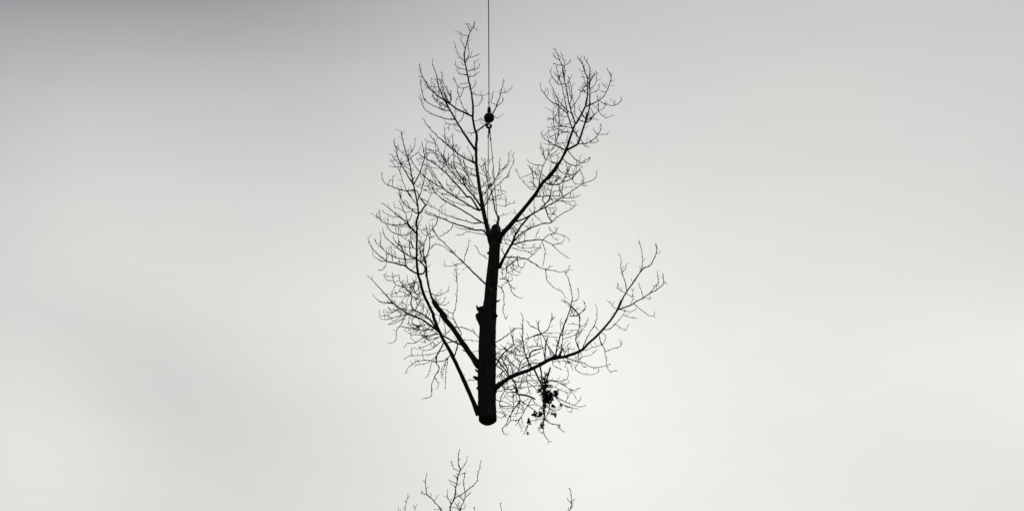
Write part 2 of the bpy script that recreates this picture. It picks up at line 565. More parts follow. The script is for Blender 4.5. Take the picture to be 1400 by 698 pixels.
SIDE = '''
2.0 .8 : Z 679.6,294 b 545,550 520,400 495,280 450,180 425,90 a 410,600 375,530 290,400
3.2 1.0 : I 605,380 580,320 550,200 545,150 t 440,100 430,0 s 375,590 350,525 415,400 435,260 430,160 405,110
2.6 1.5 : P 415,100 395,40 F 485,570
1.0 .7 : A 432,483 405,460 385,425 370,395 362,345
.9 .7 : A 440,385 415,340 408,312
.9 .7 : A 465,290 420,280 380,248
.9 .7 : A 485,245 465,220 455,195
.8 .7 : A 495,228 480,200 465,188
.8 .7 : A 505,215 520,225 535,240
1 .7 : A 455,465 510,450 545,435 562,425
1 .8 : A 460,510 470,440 468,380 460,330 478,280
1.1 .7 : A 440,555 390,545 370,520 362,495
.8 .7 : A 435,520 415,512
1.4 .8 : A 450,600 410,590 385,570 370,550
1.3 .7 : A 460,568 520,552 550,535 558,510
.8 .6 : A 515,550 514,520 512,485
1.4 .8 : A 470,610 520,600 540,580
.8 .6 : A 522,600 520,560
1.2 .7 : B 468,100 430,120 400,115 380,100
1 .7 : B 470,75 430,85 395,88
.9 .6 : f 740,370 720,440 690,490 640,500 625,560 620,640
1 .7 : B 485,130 510,110 528,75
1.1 .7 : B 495,150 540,175 590,175 630,160
1 .7 : B 575,178 572,220 550,255 515,262
.8 .6 : B 510,375 545,378 560,365
2.3 .8 : B 527,468 570,435 620,395 660,330 695,250 725,160 740,100 748,45
1 .7 : B 730,158 770,150 800,130 815,108
.8 .6 : B 760,152 762,115
1 .7 : B 690,260 720,245 740,230 745,205
1 .7 : B 690,250 650,238 655,200 668,145
1 .7 : B 665,340 700,360 718,340
1 .7 : B 620,395 580,375 565,350
.8 .6 : B 605,402 575,400
1 .7 : B 520,470 490,478 465,470
2.7 .9 : B 497,350 430,312 360,275 f 570,640 500,590 450,550 350,490 250,410 180,330 110,210 70,110 40,0 A 72,515
1.2 .7 : g 840,195 800,160 740,90 705,0 f 700,570 670,490 650,400 640,310 605,235 578,180
3.4 .9 : B 533,630 450,505 380,395 320,290 f 440,550 400,460 360,370 340,300 320,180 290,90 260,0 A 180,510
1.1 .7 : f 470,520 440,440 400,360 370,250 345,200
1.2 .7 : f 545,560 550,530 530,470 490,390 450,330 400,230 400,150 405,90
1.1 .7 : f 510,600 460,480 430,380 380,260 350,210
1 .7 : f 550,570 540,500 500,440 460,330
1 .7 : f 345,350 290,345 230,330 180,320
.9 .7 : f 355,410 310,415 280,425
1.1 .7 : f 480,690 400,610 330,550 280,530 250,440
1 .7 : f 420,690 360,620 300,560 265,490
.9 .7 : f 240,400 180,350 110,290
.9 .7 : f 100,195 60,185 35,155
.8 .7 : f 75,115 45,95
1.5 .8 : g 520,155 430,120 330,85 240,40 f 190,600 130,545 100,480 75,380 58,290 55,215
1 .7 : f 130,545 90,530 60,515
1.5 .8 : g 590,270 480,265 380,237 300,205 220,175 140,120 100,70 80,10 f 85,610 65,530
1.4 .8 : g 640,350 570,355 520,345 470,330 440,350
1 .7 : g 520,350 510,400 505,445
.8 .6 : g 470,330 430,290
1.2 .8 : g 740,170 725,240 690,300 650,325
1 .7 : g 610,90 610,160 605,240
.8 .6 : g 640,385 610,385
.8 .6 : g 740,490 690,475 640,440 580,395
.9 .7 : g 925,480 870,490 810,470
1 .7 : g 510,110 450,50 400,10 360,-10
2.2 .9 : F 412,145 370,118 300,80 E 710,215 640,155 560,85 g 300,510 230,440 160,360 105,265
2.2 1.4 : E 872,318 855,290 845,255
1 .7 : E 640,155 632,100 622,35
1 .7 : E 690,195 695,140 685,80
.9 .7 : E 705,205 715,180 718,160
.9 .6 : E 660,165 658,120
2.8 .9 : F 460,520 425,440 385,385 c 870,640 785,540 730,420 670,330 610,240 590,160 590,60 580,0 E 695,150
2.8 1.2 : F 440,510 370,405 c 800,685 690,550 620,480 510,360 410,260 300,175 200,110 140,80
1.4 .7 : c 780,530 700,450 640,390 560,300 500,220 440,120 380,20 E 555,150 530,115 505,70
1.3 .7 : c 925,540 860,430 800,330 740,220 680,130 650,60 640,0 E 628,90
1.1 .7 : c 925,610 850,560 790,470 740,380 700,300
1 .7 : c 770,520 745,440 755,360 820,340 925,350
1 .7 : c 480,180 430,210 400,230
1 .7 : c 470,190 440,150 360,120 340,90 310,0
1 .7 : c 470,150 490,80 500,0
.9 .7 : c 480,150 430,60 420,10
.9 .7 : c 320,160 290,120 250,110
1 .7 : E 555,155 500,140 465,110
.9 .7 : E 585,215 530,205 490,190
.9 .7 : E 600,290 565,270 560,240
.9 .7 : c 590,230 520,230 500,210
1 .7 : c 925,260 860,240 780,205 760,170
1 .7 : F 430,235 395,228 360,215
1 .7 : a 280,600 180,575 100,565
2.4 .9 : F 445,520 d 925,295 800,220 620,110 480,15 c 430,560 280,475 150,390 60,310 e 550,310 510,250 490,200 480,160
2.2 .9 : F 470,610 d 925,445 800,365 640,270 450,170 340,90 270,10 c 290,630 250,550 190,430 150,390
1.2 .7 : c 430,560 380,480 290,350 215,240 180,150
1.6 .8 : F 455,610 d 925,525 850,510 690,465 590,435 480,400 390,355 300,295 170,230
1.3 .8 : d 570,525 560,590 490,665 s 720,85 650,125 600,150
1.1 .7 : d 345,450 300,545 245,610 190,695 s 450,70 430,115
1 .7 : d 240,600 260,650 300,695
.9 .6 : d 240,600 245,520
.9 .6 : d 350,435 250,465 190,485
1 .7 : d 340,430 250,375 110,315
1 .7 : d 925,640 780,620 650,600 600,570
1 .7 : P 388,115 G 930,340 860,330 820,355 770,357
.8 .6 : d 470,200 380,270 360,260
.8 .6 : d 380,270 400,350
1.1 .7 : F 365,398 290,405 240,395 150,380 80,345 0,345
1.1 .7 : d 870,290 720,225 590,190 470,130 380,50
.9 .6 : c 620,490 570,590 540,575 470,555
.9 .6 : c 670,550 665,630 630,680
1 .7 : c 425,570 300,562 200,530 100,505 20,490
.9 .7 : c 240,640 120,570 60,540
1.9 .9 : E 385,485 430,390 455,310 470,265 460,210 447,140
1 .7 : E 470,265 435,245 420,225
1 .7 : E 470,265 440,275 415,275
1 .7 : E 470,265 490,245 508,225
.9 .7 : E 470,262 475,230 478,190
.9 .7 : E 470,270 450,255 430,262
1.4 .7 : q 590,190 620,90 655,10 e 665,660 705,500 735,330 745,200 725,60 725,0 E 480,155
1.8 .8 : E 380,480 330,400 280,310 255,260 240,190 222,125
1 .7 : E 330,260 275,215 240,170
1 .7 : E 335,260 370,210 393,160 390,112
.9 .7 : e 435,180 445,120 445,60
1 .7 : e 340,330 240,335 150,315
1 .7 : e 290,240 230,220 200,165 175,125
.8 .6 : e 270,175 210,160
.9 .6 : e 430,240 350,255 330,210
.9 .6 : e 450,295 400,285 360,265
1.3 .7 : q 595,270 550,185 480,105 425,15 e 365,580 330,460 290,340 280,265
1.7 .8 : E 382,525 300,525 210,495 155,470 132,425 125,385
.9 .7 : E 205,490 215,440 218,405
1.8 .9 : q 600,378 540,345 450,265 370,205 320,110 300,20 E 265,525
1.2 .7 : q 440,500 415,430 395,350 340,260 310,165
1 .7 : q 395,350 460,340 500,325
.9 .7 : q 500,340 490,430 460,480
1.1 .7 : q 600,320 530,300 480,290
.9 .7 : q 470,260 440,210 400,165
2.7 1 : q 605,372 650,345 690,275 715,240 680,180 635,120 600,50 570,0
1.2 .7 : q 715,240 770,150 805,75
2 .9 : G 460,355 420,300 385,250 330,215 265,160 190,100
1.7 1 : r 795,125 740,20 q 470,600 420,520
1 .7 : G 330,220 260,205 210,180 188,155
1.5 .8 : q 420,520 380,540 280,552 180,548 60,515 0,470 G 145,205
1 .7 : G 190,240 170,200 165,145
1.1 .7 : q 560,590 480,575 300,575 180,560
.9 .7 : q 130,540 125,480 125,410
.8 .6 : q 75,515 60,460
.8 .6 : q 320,540 315,490
1.4 .8 : r 725,75 680,125 600,132 520,125 450,100 390,50 340,0 q 130,580 90,545
.9 .7 : r 480,120 480,60 480,0
.9 .7 : r 515,120 520,60 520,0
1.9 .8 : r 800,500 720,475 620,420 500,330 400,245 320,165 280,90 272,10
1 .7 : r 520,290 480,240 440,180 435,130
1 .7 : r 540,290 520,200 515,130
1.1 .7 : s 205,365 150,295 100,230 50,190 65,160
.9 .7 : s 205,260 180,220 150,170
1 .7 : s 195,350 60,315 0,300
1 .7 : s 215,480 150,450 110,400
1.6 .8 : r 800,515 640,517 510,493 400,450 330,400 200,290 155,235 145,180
2.6 .8 : t 310,230 200,170 120,110 60,80 r 560,600 450,575 330,540 200,440 90,320 45,230 38,180
1.1 .7 : r 330,560 250,540 130,470 110,400
1.1 .7 : r 325,580 300,640 240,690 190,690
1 .7 : r 330,540 330,420 330,320
.9 .7 : r 350,520 370,430 370,320
1.1 .7 : r 425,570 425,470 410,380 405,310
1.1 .7 : r 630,565 560,560 500,565 430,570
1.8 .9 : t 140,110 110,60 100,0 r 620,500 605,400 560,320 520,280
.9 .7 : r 480,460 470,430 460,400
2.6 2 : t 320,220 395,215 422,170 405,90 350,30 s 310,560 230,520
1.9 .9 : s 320,560 345,480 335,390 350,290 375,190 405,120
1.7 .8 : s 290,540 300,420 265,330 255,290
1.1 .7 : s 340,330 280,260 255,215
1 .7 : s 400,140 340,120 290,60
1 .7 : s 430,170 480,170 545,130
1.1 .7 : s 240,20 300,45 360,40 385,0
.8 .6 : s 440,350 470,310 490,290
.9 .7 : t 440,130 490,100
.9 .7 : t 450,190 490,185
1.5 1 : t 455,320 430,250 425,190
1.1 .7 : P 200,335 215,270 238,210 237,150
1.1 .7 : P 195,340 150,355 100,368 45,373 28,355
1.2 .7 : s 810,430 740,380 690,330 600,290 515,260
1.4 .7 : I 820,620 795,570 760,505 755,455 775,400 785,300 785,220 775,130 755,105
.9 .7 : I 785,200 778,100 775,65
.8 .6 : P 230,385 190,395
3.2 .8 : I 640,600 580,555 500,500 400,460 340,420 280,380 230,320 180,265 120,200 78,158
2.7 1.5 : I 630,590 590,530 540,480 490,450 440,425 420,380 425,320 420,290
1.4 .8 : I 420,300 375,255 350,225 330,190 322,148
1.2 .7 : I 360,240 310,235 280,195 270,130
1 .7 : I 270,195 230,190 200,150
1.6 1 : I 510,300 470,300 440,290 400,275 370,250 350,230
1.1 .7 : t 270,520 240,420 280,330 265,250
1.1 .7 : t 300,480 320,420 290,350
1.1 .7 : t 270,500 330,440 300,380
1 .7 : t 200,520 230,430 150,430 60,430
1 .7 : t 220,400 180,390 260,340
1.1 .7 : n 665,270 540,290 440,295 350,290
.9 .7 : n 350,290 365,230
.9 .7 : n 560,150 490,150 470,230 400,240
1.3 .7 : n 380,390 300,385 220,380 170,370 120,330 80,310 60,260
1.1 .7 : n 390,400 300,398 210,400 170,370
1.1 .7 : n 470,490 380,540 280,590 180,600 150,520
.9 .7 : n 245,580 220,520
.9 .7 : n 370,530 320,495 295,455
1.3 .7 : n 600,590 480,600 380,630 250,660 190,650 145,600
1 .7 : n 380,630 310,610 260,585
1.2 .7 : n 700,510 650,560 590,590
1 .7 : n 690,500 640,540 580,585
.9 .7 : n 460,430 410,400 400,345
.9 .7 : n 440,440 510,400 525,350
.9 .7 : n 580,440 540,390 530,350
.9 .7 : n 580,440 600,350
1 .7 : n 650,400 610,440 580,530
1 .7 : n 750,480 790,390 830,320 760,330 700,360
.9 .7 : n 830,500 860,460 820,410
1.2 .7 : I 370,480 340,540 305,590 300,640 295,675 260,690 228,685
1.1 .7 : I 370,490 290,530 235,545
1.1 .7 : I 610,590 500,590 420,570 340,555
1.1 .7 : o 620,190 500,110 380,130 250,100 100,90 40,60
1.1 .7 : o 600,185 440,220 330,200 220,205 160,170 80,120
1.4 .8 : o 620,190 560,190 430,235 330,285 250,340 140,330 110,380 80,410
1 .7 : o 270,320 220,280 195,250
1 .7 : o 640,210 560,210 490,240 440,270
1.1 .7 : o 660,240 580,270 500,350 380,395 300,425 250,405
1.4 .7 : o 690,310 600,370 540,420 470,450 380,440 330,420
1 .7 : o 540,300 570,350 555,400 520,380 495,270
2 .8 : o 710,330 650,460 600,550 600,640 J 390,340 385,380 410,430 375,490 350,560 350,630 320,660 275,665
1.1 .7 : J 375,490 400,540 400,580 380,592
1 .7 : o 770,440 620,480 500,510 380,525 220,525 205,450
1.4 .8 : o 830,515 770,580 690,620 590,628 480,605 380,607 280,630 J 165,420 140,470
.9 .7 : o 410,590 380,540 380,490
1 .7 : o 590,560 500,620 380,670 260,680
1 .7 : J 480,340 430,430 425,495
1 .7 : J 475,350 440,450 440,510
1 .7 : J 478,345 460,480 462,550 455,590
1 .7 : J 355,370 330,450 320,490 295,502
1 .7 : o 330,50 250,100 200,70 140,10
1 .7 : o 400,20 330,60 280,100 265,170
1 .7 : o 520,60 430,110 350,60
2.7 2 : J 600,255 520,210 440,165
1.7 1 : J 480,220 560,207 590,207
2 1.4 : J 540,335 553,260 552,200
1.2 .8 : m 580,660 560,540 545,440
1 .7 : m 590,670 640,590 620,640
.9 .7 : m 470,480 475,360
1.1 .7 : m 690,320 600,290 510,245
1 .7 : m 690,420 620,390 590,380
1.4 .8 : J 525,90 600,102 670,130 725,180
.8 .6 : J 700,150 680,110
.9 .7 : J 580,195 660,200 730,215
.9 .7 : J 600,285 650,295 730,290
1 .7 : m 440,190 435,120
1 .7 : m 470,200 465,110
1.1 .7 : m 480,205 540,140 580,70
1 .7 : m 490,210 580,190 625,140
1.5 .8 : t 520,540 610,567 700,545 800,485
1.6 1 : m 440,590 400,510
1.2 .7 : m 270,380 290,280 270,240 180,160
1.1 .7 : m 210,320 230,240 150,190 200,110
1.2 .7 : m 110,250 160,150 210,90
1 .7 : m 80,110 150,60 200,40
1 .7 : m 180,490 140,420 80,330
1 .7 : m 330,540 260,500 190,530 80,570
1 .7 : m 430,470 330,430 200,380 150,330
2 .8 : D 622,112 590,20 C 370,640 345,560 315,420 300,330 285,250 265,190 240,130 222,85
1.9 .7 : D 610,160 575,90 555,10 C 325,610 300,480 280,390 262,340 230,230
1.1 .7 : C 300,350 305,260 295,190 268,125
1 .7 : C 310,235 335,210 350,180
1 .7 : C 265,195 225,165 205,135
1 .7 : C 300,225 250,225 210,215
1.2 .7 : C 305,380 255,380 215,335 182,270
.9 .7 : C 265,345 235,310 218,285
.8 .6 : C 268,330 285,310
1.2 .7 : C 320,580 260,520 215,430 178,350
1.4 .7 : C 340,610 250,550 190,515 140,455 115,410 107,368
.8 .6 : C 165,480 178,440
.8 .6 : C 140,455 155,425
1 .7 : C 260,520 235,480 210,450
1.1 .7 : C 345,575 400,510 435,440 455,370
1.1 .7 : C 335,550 360,480 355,400 335,320
.8 .6 : C 310,405 345,400
1.1 .7 : x 690,265 655,190 645,60 C 380,560 365,470
3.1 .9 : D 548,325 600,295 638,272 665,205 695,110 722,20 C 470,660 495,590 503,500 500,380 503,290 497,235 457,170 458,155
1.7 .8 : C 470,555 540,525 600,490 640,430 665,360 670,310 640,262
.8 .6 : C 665,325 680,290
.8 .6 : C 660,360 700,345
.8 .6 : C 660,385 693,390
.9 .6 : C 632,412 605,385
.9 .6 : C 620,445 593,430
1.2 .7 : C 570,510 620,535 680,550 730,535 755,500 750,475
.9 .6 : C 690,548 687,510
1.3 .8 : C 465,680 530,630 575,590 610,570 635,540
1 .7 : C 570,595 600,630 640,645 685,625
1.1 .7 : C 570,590 568,520 558,460
.9 .7 : C 570,590 530,545
1 .7 : C 500,460 550,435 578,410 575,380
1.1 .7 : C 505,420 550,370 555,310 572,285
.9 .6 : C 505,330 540,310 570,285
1 .7 : C 480,425 430,440 425,410
.9 .6 : C 480,400 460,370
.9 .6 : C 470,280 485,265
.9 .6 : C 460,285 425,275
.9 .6 : C 465,330 430,320
1.1 .7 : C 440,625 480,660 515,650 530,620 515,575
1 .7 : C 400,660 440,675 470,680
1 .7 : C 520,650 575,665
1.2 .8 : x 820,320 760,295 700,280
1 .7 : x 830,330 890,290 925,230
2.2 1.2 : D 542,328 500,300 455,283
1.4 .7 : D 452,282 480,215 490,150 492,50 C 258,640 258,560
1.3 .7 : D 450,282 390,245 360,215 345,180
1 .7 : x 330,680 430,650 530,640
1 .7 : x 540,670 530,560 545,500
1.2 .7 : x 610,410 520,385 400,350 330,290 240,240
1.2 .7 : x 600,490 500,465 400,430 330,400 270,350
1.3 .7 : x 600,195 520,120 430,55 300,5
1 .7 : x 540,240 470,225 380,220 320,180 260,120
.9 .7 : x 440,220 470,140
.9 .7 : x 350,290 330,220
1 .7 : x 330,400 310,290 320,230
.9 .7 : x 430,340 470,260
.9 .7 : x 340,590 330,470 300,390
1 .7 : x 570,330 520,350 440,340
.9 .6 : x 440,430 500,410
2.4 1.4 : x 630,450 680,520 725,565
1.1 .7 : x 725,570 780,640
1.4 .8 : D 640,275 720,265 770,230 800,195 825,150 822,110
1 .7 : D 800,197 880,197
.9 .7 : D 800,195 760,160
1 .7 : D 665,250 700,290 730,295
.9 .7 : D 775,220 800,250 740,265
1 .7 : D 700,105 745,80 770,30
1 .7 : x 750,200 830,250
1 .7 : x 830,270 900,268 925,235
1.4 .7 : p 440,90 490,150 560,220 640,260 720,250 770,215 785,170
.8 .6 : p 600,250 612,170
.9 .7 : p 600,250 550,315
1.4 .7 : p 370,190 410,260 480,295 545,315 600,300 655,320
.9 .7 : p 545,315 570,230
1.3 .7 : p 280,330 310,400 360,435 430,455 520,450
2.2 .8 : p 50,580 130,605 220,610 290,605 340,555 420,550 490,510 550,430 600,390 625,335
1 .7 : p 555,425 560,350 580,300
.9 .7 : p 420,440 400,360
.9 .7 : p 430,430 425,310
.9 .7 : p 440,420 460,340
1 .7 : p 480,515 520,575 580,605 640,585 660,530
1.1 .7 : p 360,550 385,480 405,430
.9 .7 : p 340,555 260,500 190,460
.9 .7 : p 310,410 240,380
1.1 .7 : p 150,610 170,550 190,480
1 .7 : p 150,610 120,540
1 .7 : p 290,610 240,560 230,500
2.3 .8 : H 355,375 440,345 520,300 600,258 700,205 800,140 880,85 p 700,575 800,548 865,495 885,450 875,410
.9 .6 : p 690,590 650,630 720,620
1.5 .8 : D 315,625 350,490 390,390 430,315 450,285
1.1 .7 : h 580,440 460,410 430,370 410,315
1 .7 : h 450,410 370,460 280,490
.9 .7 : h 450,420 460,540 470,690
1.1 .7 : h 615,315 500,295 400,260 355,205
.8 .6 : h 580,420 520,320
1.1 .7 : h 490,690 430,690 350,620 270,530 215,440 180,350
.9 .6 : h 530,640 460,635 380,640
.9 .6 : h 470,600 430,560 400,580
1.1 .7 : h 655,215 600,100 575,0 D 345,265
.9 .7 : h 640,190 620,100 610,20
1 .7 : h 690,145 800,145 880,100
.8 .6 : h 695,145 700,40
1.1 .7 : h 820,285 740,250 700,210
1 .7 : h 690,460 720,390 740,290
1.4 .9 : h 690,470 740,400 790,340 830,270
1.6 .8 : w 150,350 260,330 380,320 570,325
.9 .7 : w 240,330 200,270
.9 .7 : w 320,310 300,220
1 .7 : w 300,330 250,240 230,180
1.2 .8 : w 410,310 440,240 510,240 530,190 490,130
1.2 .8 : w 570,320 540,240 510,170
1 .7 : w 420,430 390,340
1.1 .7 : w 480,410 600,400 700,410 770,400
1.1 .7 : w 590,350 680,360 780,340 850,310
.8 .6 : w 740,350 740,290
.8 .6 : w 705,355 700,280
2 1.2 : w 300,530 340,640 H 665,365
1 .7 : w 290,500 270,420 250,360
.8 .6 : w 120,340 118,460 115,580
.9 .7 : w 290,490 230,480
1 .7 : w 100,610 60,560 40,520
.9 .7 : w 370,690 420,610 480,530
.9 .7 : w 340,620 420,600 350,540
1.1 .7 : w 460,400 400,370 330,430
1 .7 : w 420,320 480,390 540,350
2.2 .8 : H 345,560 400,480 470,430 580,385 660,372 700,335 770,290 830,260 858,215
2.1 1.4 : H 345,555 420,530 490,515 595,508
1.2 .7 : H 595,508 640,470 700,460 760,475 805,505
1.3 .7 : H 595,510 670,550 720,600 800,658
1 .7 : H 670,548 740,535 765,510
.9 .7 : H 690,462 660,435 640,405
.9 .7 : H 680,460 700,430 718,410
.9 .7 : H 660,467 680,495 710,515
1.1 .7 : H 577,515 605,565 612,610 598,700 v 720,290
.9 .7 : H 345,570 400,590 460,600 510,625
.9 .7 : H 370,550 430,575 520,570 530,550
1.9 .8 : P 525,298 620,300 690,313 760,350 820,390 880,400 925,408 Z 768,372 776,368
1.2 .7 : P 700,313 760,265 800,235 803,205
.9 .7 : P 840,395 870,390 885,375
1.1 .7 : P 845,400 855,460 880,510 925,545 Z 768,399 775,408
1.1 .7 : v 310,150 335,250 300,310 230,350 160,390
1.4 .8 : v 310,150 250,200 160,290 140,370 130,440 95,475 30,475
1 .7 : v 215,245 310,270
1 .7 : v 330,260 380,300 430,270 430,225
1.1 .7 : v 150,540 90,570 75,640 100,690
1 .7 : v 130,450 180,515 240,490 238,450
1 .7 : v 60,290 130,310 150,270 100,230
1 .7 : v 130,330 80,330 60,380 110,400
.9 .7 : u 230,460 150,440 60,430
.9 .7 : u 215,520 120,500 60,490
.8 .6 : u 220,460 160,390 220,350
.9 .6 : u 280,350 270,270 250,200
.9 .6 : u 280,350 210,290 220,250 330,260
1.6 1 : P 525,285 490,228
1 .7 : u 340,315 430,310
.9 .7 : u 570,245 565,160 560,90
.9 .7 : u 430,340 435,440 400,580
1 .7 : u 600,50 650,110 710,155
1 .7 : u 430,90 410,40 370,20
1.1 .7 : N 620,290 632,200 620,110 598,40
.8 .6 : N 732,165 770,148
1.4 .7 : N 505,450 485,350 462,290 460,200 445,160
.9 .7 : N 468,300 490,280 495,248
1 .7 : N 495,470 460,450 418,420
1 .7 : N 500,470 550,500 570,490
.9 .7 : N 550,500 555,450 540,425
1 .7 : N 435,600 400,580 370,535
2 .9 : N 437,600 530,565 600,525 690,470 760,430 800,385 790,310
1.2 .7 : N 690,465 740,405 757,380 745,305
1 .7 : N 640,500 620,450 600,390
1 .7 : N 650,500 685,515 690,480
1.1 .7 : N 565,550 620,600 690,650 725,640 725,612
.9 .7 : N 530,562 560,510
.8 .6 : N 800,385 820,390
.8 .6 : N 740,405 770,410
1 .7 : N 450,605 540,615 585,590
1.4 .7 : O 430,295 480,290 530,250 580,190 610,145
1 .7 : O 595,170 660,200 705,200
1 .7 : O 530,250 580,280 615,300 630,262
1.4 .7 : O 395,330 410,380 440,440 455,510 462,575 490,625 535,615
1.1 .7 : O 450,465 520,440 575,420 585,375
1.4 .8 : O 130,510 200,540 270,555 340,590 400,592 460,578 490,565
1 .7 : O 415,310 455,340 445,390 415,415 350,435 260,465
1.6 .8 : O 250,465 215,360 245,270 240,185 180,110 105,60
1 .7 : O 245,270 290,250 315,205
1 .7 : O 240,175 290,130 285,75
.9 .7 : O 240,185 160,185
.9 .7 : O 240,255 200,250 150,245
.9 .7 : O 225,300 165,295
.9 .7 : O 215,360 260,300 310,240
1.4 .7 : O 265,455 320,330 375,235 388,130
.9 .7 : O 360,265 400,300
2.1 .8 : O 55,500 70,420 100,320 140,220 175,120 N 68,540 72,490 45,370 12,300
.9 .7 : N 15,305 45,285 52,245
1 .7 : N 72,545 120,510 118,425
1 .7 : N 50,655 130,635 175,580 165,540
1 .7 : N 65,570 130,640 125,690
1 .7 : N 65,570 30,535 0,530
1.5 .7 : O 85,500 105,440 115,310 140,200
3.2 2.2 : O 85,500 102,448
1.1 .7 : O 235,475 235,560 210,600 260,640 340,650 390,635 400,605
.9 .7 : O 262,550 280,590 300,590
.9 .7 : O 210,540 270,510 340,490 385,450
1.7 .8 : L 562,385 510,290 470,210 430,170 380,145 345,100
2.4 1 : L 475,212 430,220 385,235 340,250
1.5 .8 : L 475,208 520,170 540,115 577,70
1.1 .7 : L 440,190 440,110
1 .7 : L 445,195 425,105
1 .7 : L 480,205 605,200
1 .7 : L 480,215 600,240
2.4 1.5 : L 485,425 500,310 513,240
2.1 .8 : L 390,485 345,390 320,270 318,150 318,70 300,40
1.3 .7 : L 245,290 240,200 260,160
1.1 .7 : L 235,285 215,150
2.4 1.4 : L 215,550 250,590 280,680 M 185,150 235,250 240,280
2.6 2.2 : M 235,218 300,235 360,265
1.4 .8 : M 235,218 180,205 140,215 115,240
1.6 .9 : M 240,275 200,330 150,410 130,460 100,495 110,530 128,548
1.6 .9 : M 245,270 310,320 370,365 400,400
1.4 .8 : M 330,255 290,330 260,380 235,430 200,475
1 .7 : M 235,430 160,432
.9 .7 : M 330,260 380,310 430,340
1.2 .7 : M 240,290 215,370 195,405 180,400
1.2 .7 : M 180,210 185,330 165,370
1.1 .7 : M 45,270 130,290 180,320
1.2 .7 : M 115,200 75,280 85,330 130,400
1 .7 : M 50,360 110,380 130,415
.9 .7 : M 50,400 90,412 120,390
1.1 .7 : M 45,200 115,190 160,160
1 .7 : M 190,150 120,170 60,120
1 .7 : M 210,200 280,90 330,60
1.2 .7 : j 340,480 520,470 700,460
1.2 .7 : j 180,610 400,580 720,540
1.3 .7 : j 530,330 530,480 580,690
1.1 .7 : j 540,480 640,560 720,630
1 .7 : j 520,370 680,380
1 .7 : j 430,590 440,420 380,420
1 .7 : j 560,380 680,480 760,500
1 .7 : j 240,470 210,600
1.1 .7 : j 160,510 185,600
1 .7 : j 110,560 180,610
1.6 .8 : j 360,360 400,270 430,170 340,110 320,60
1.7 1 : j 400,320 500,230 600,200 780,165 900,110
1 .7 : j 500,170 440,260
.9 .7 : j 430,170 490,110
2.1 1.6 : L 375,395 375,360 430,335 480,325
1.5 1 : i 580,680 740,590
1.2 .7 : j 240,380 210,260 150,180 200,80 300,10
1.1 .7 : j 220,370 250,200 330,140 350,0
1.1 .7 : j 160,300 100,380 40,430
1 .7 : j 130,250 210,210 290,240 260,330
1.1 .7 : j 340,370 290,300 320,200 220,150 100,30
1.1 .7 : j 290,400 330,280 420,240 390,170
1 .7 : j 210,300 140,140 40,50
1 .7 : j 180,420 100,350 130,420 170,460
1.1 .7 : j 420,300 300,210 230,110 130,40 40,20
1.2 .7 : i 330,690 340,560 310,430 290,330
1.1 .7 : i 480,540 400,490 320,470
1.1 .7 : i 490,560 420,420 340,370
1 .7 : i 350,600 200,560 70,540
1.1 .7 : i 340,620 210,580 110,470
1 .7 : i 500,650 400,650 250,580 170,510
1 .7 : i 510,640 560,580 520,530
1 .7 : i 350,540 440,630
1.1 .7 : i 810,520 700,500 550,520
1 .7 : i 780,690 740,330
1 .7 : i 690,520 640,370
1.2 .8 : i 700,520 710,330
1 .7 : i 440,400 430,310
1 .7 : i 460,380 400,430 330,400
1 .7 : j 640,300 700,400 860,430
2.4 2 : M 345,30 400,130 425,200
2.2 1.8 : M 410,0 415,120 428,180
2.2 1.8 : M 480,10 450,110 432,165
3.2 2.2 : M 428,180 425,250 430,350 430,420 415,480
1.4 .8 : M 418,480 435,550 470,600 490,600
.8 .6 : M 470,598 455,620
1.4 .8 : M 432,415 480,455 530,465 560,500 598,528
.9 .6 : M 530,465 560,480 545,495
1.4 .8 : M 438,420 470,340 475,300
1.1 .7 : M 425,422 340,432 310,445
1 .7 : M 310,450 285,500 265,545
1 .7 : M 310,455 290,520 300,545
.9 .7 : M 418,470 385,500 395,525 425,535
1.2 .7 : M 440,115 480,110 560,120 600,110 620,80 622,20
1.2 .7 : M 445,120 500,120 570,140 640,185 690,185 722,172
.8 .6 : M 610,100 632,130
1.1 .7 : M 440,150 490,155 560,190 620,215
1.3 .7 : M 440,220 520,245 600,285 680,315 720,325 762,310
1 .7 : M 605,280 640,210 660,190
1 .7 : M 665,310 715,270 720,240
1.1 .7 : M 520,250 560,290 620,330 650,330 655,355 625,365
1 .7 : M 450,310 480,350 520,355 560,340 570,310
1.5 .7 : b 345,325 430,215 520,110 a 570,600 640,500 715,450 755,370 768,280 745,210
1.5 .7 : b 390,520 440,370 500,255 575,150 680,60 a 740,580 790,480 835,380 845,310 805,250
1 .7 : a 700,635 785,590
1.2 .7 : a 410,640 395,450 375,310
1.1 .7 : a 280,510 350,560 400,600
.9 .7 : a 575,590 640,540 690,470
.8 .6 : a 440,400 490,310
.8 .6 : b 530,215 640,235 740,270
.9 .6 : b 505,330 570,330 660,290
.9 .6 : b 460,370 570,390 640,345
.7 .6 : b 540,460 620,475 720,490
.8 .6 : b 590,640 700,620 770,590
.8 .6 : b 600,370 700,380
1 .7 : b 330,230 400,100 410,40
.9 .7 : b 340,240 420,290 460,370
.9 .7 : b 330,270 250,230 180,170 90,60
1 .7 : b 330,380 260,390 200,350 240,290
.9 .7 : b 300,290 220,280 140,200 60,60
.8 .6 : b 470,180 540,60 450,40
1.2 .7 : K 300,225 240,230 225,240
1.6 .9 : l 330,330 350,270 375,200
1.2 .8 : l 300,320 290,260 305,240
1.2 .8 : l 250,310 210,280 200,265
1.1 .7 : l 400,320 440,250 480,190 530,150
1 .7 : l 470,200 530,195 600,205
1 .7 : l 470,300 490,220 470,130
1 .7 : l 240,400 300,390 390,380
1 .7 : l 240,450 320,490 390,520
1 .7 : l 400,370 470,385 560,430 600,450
'''


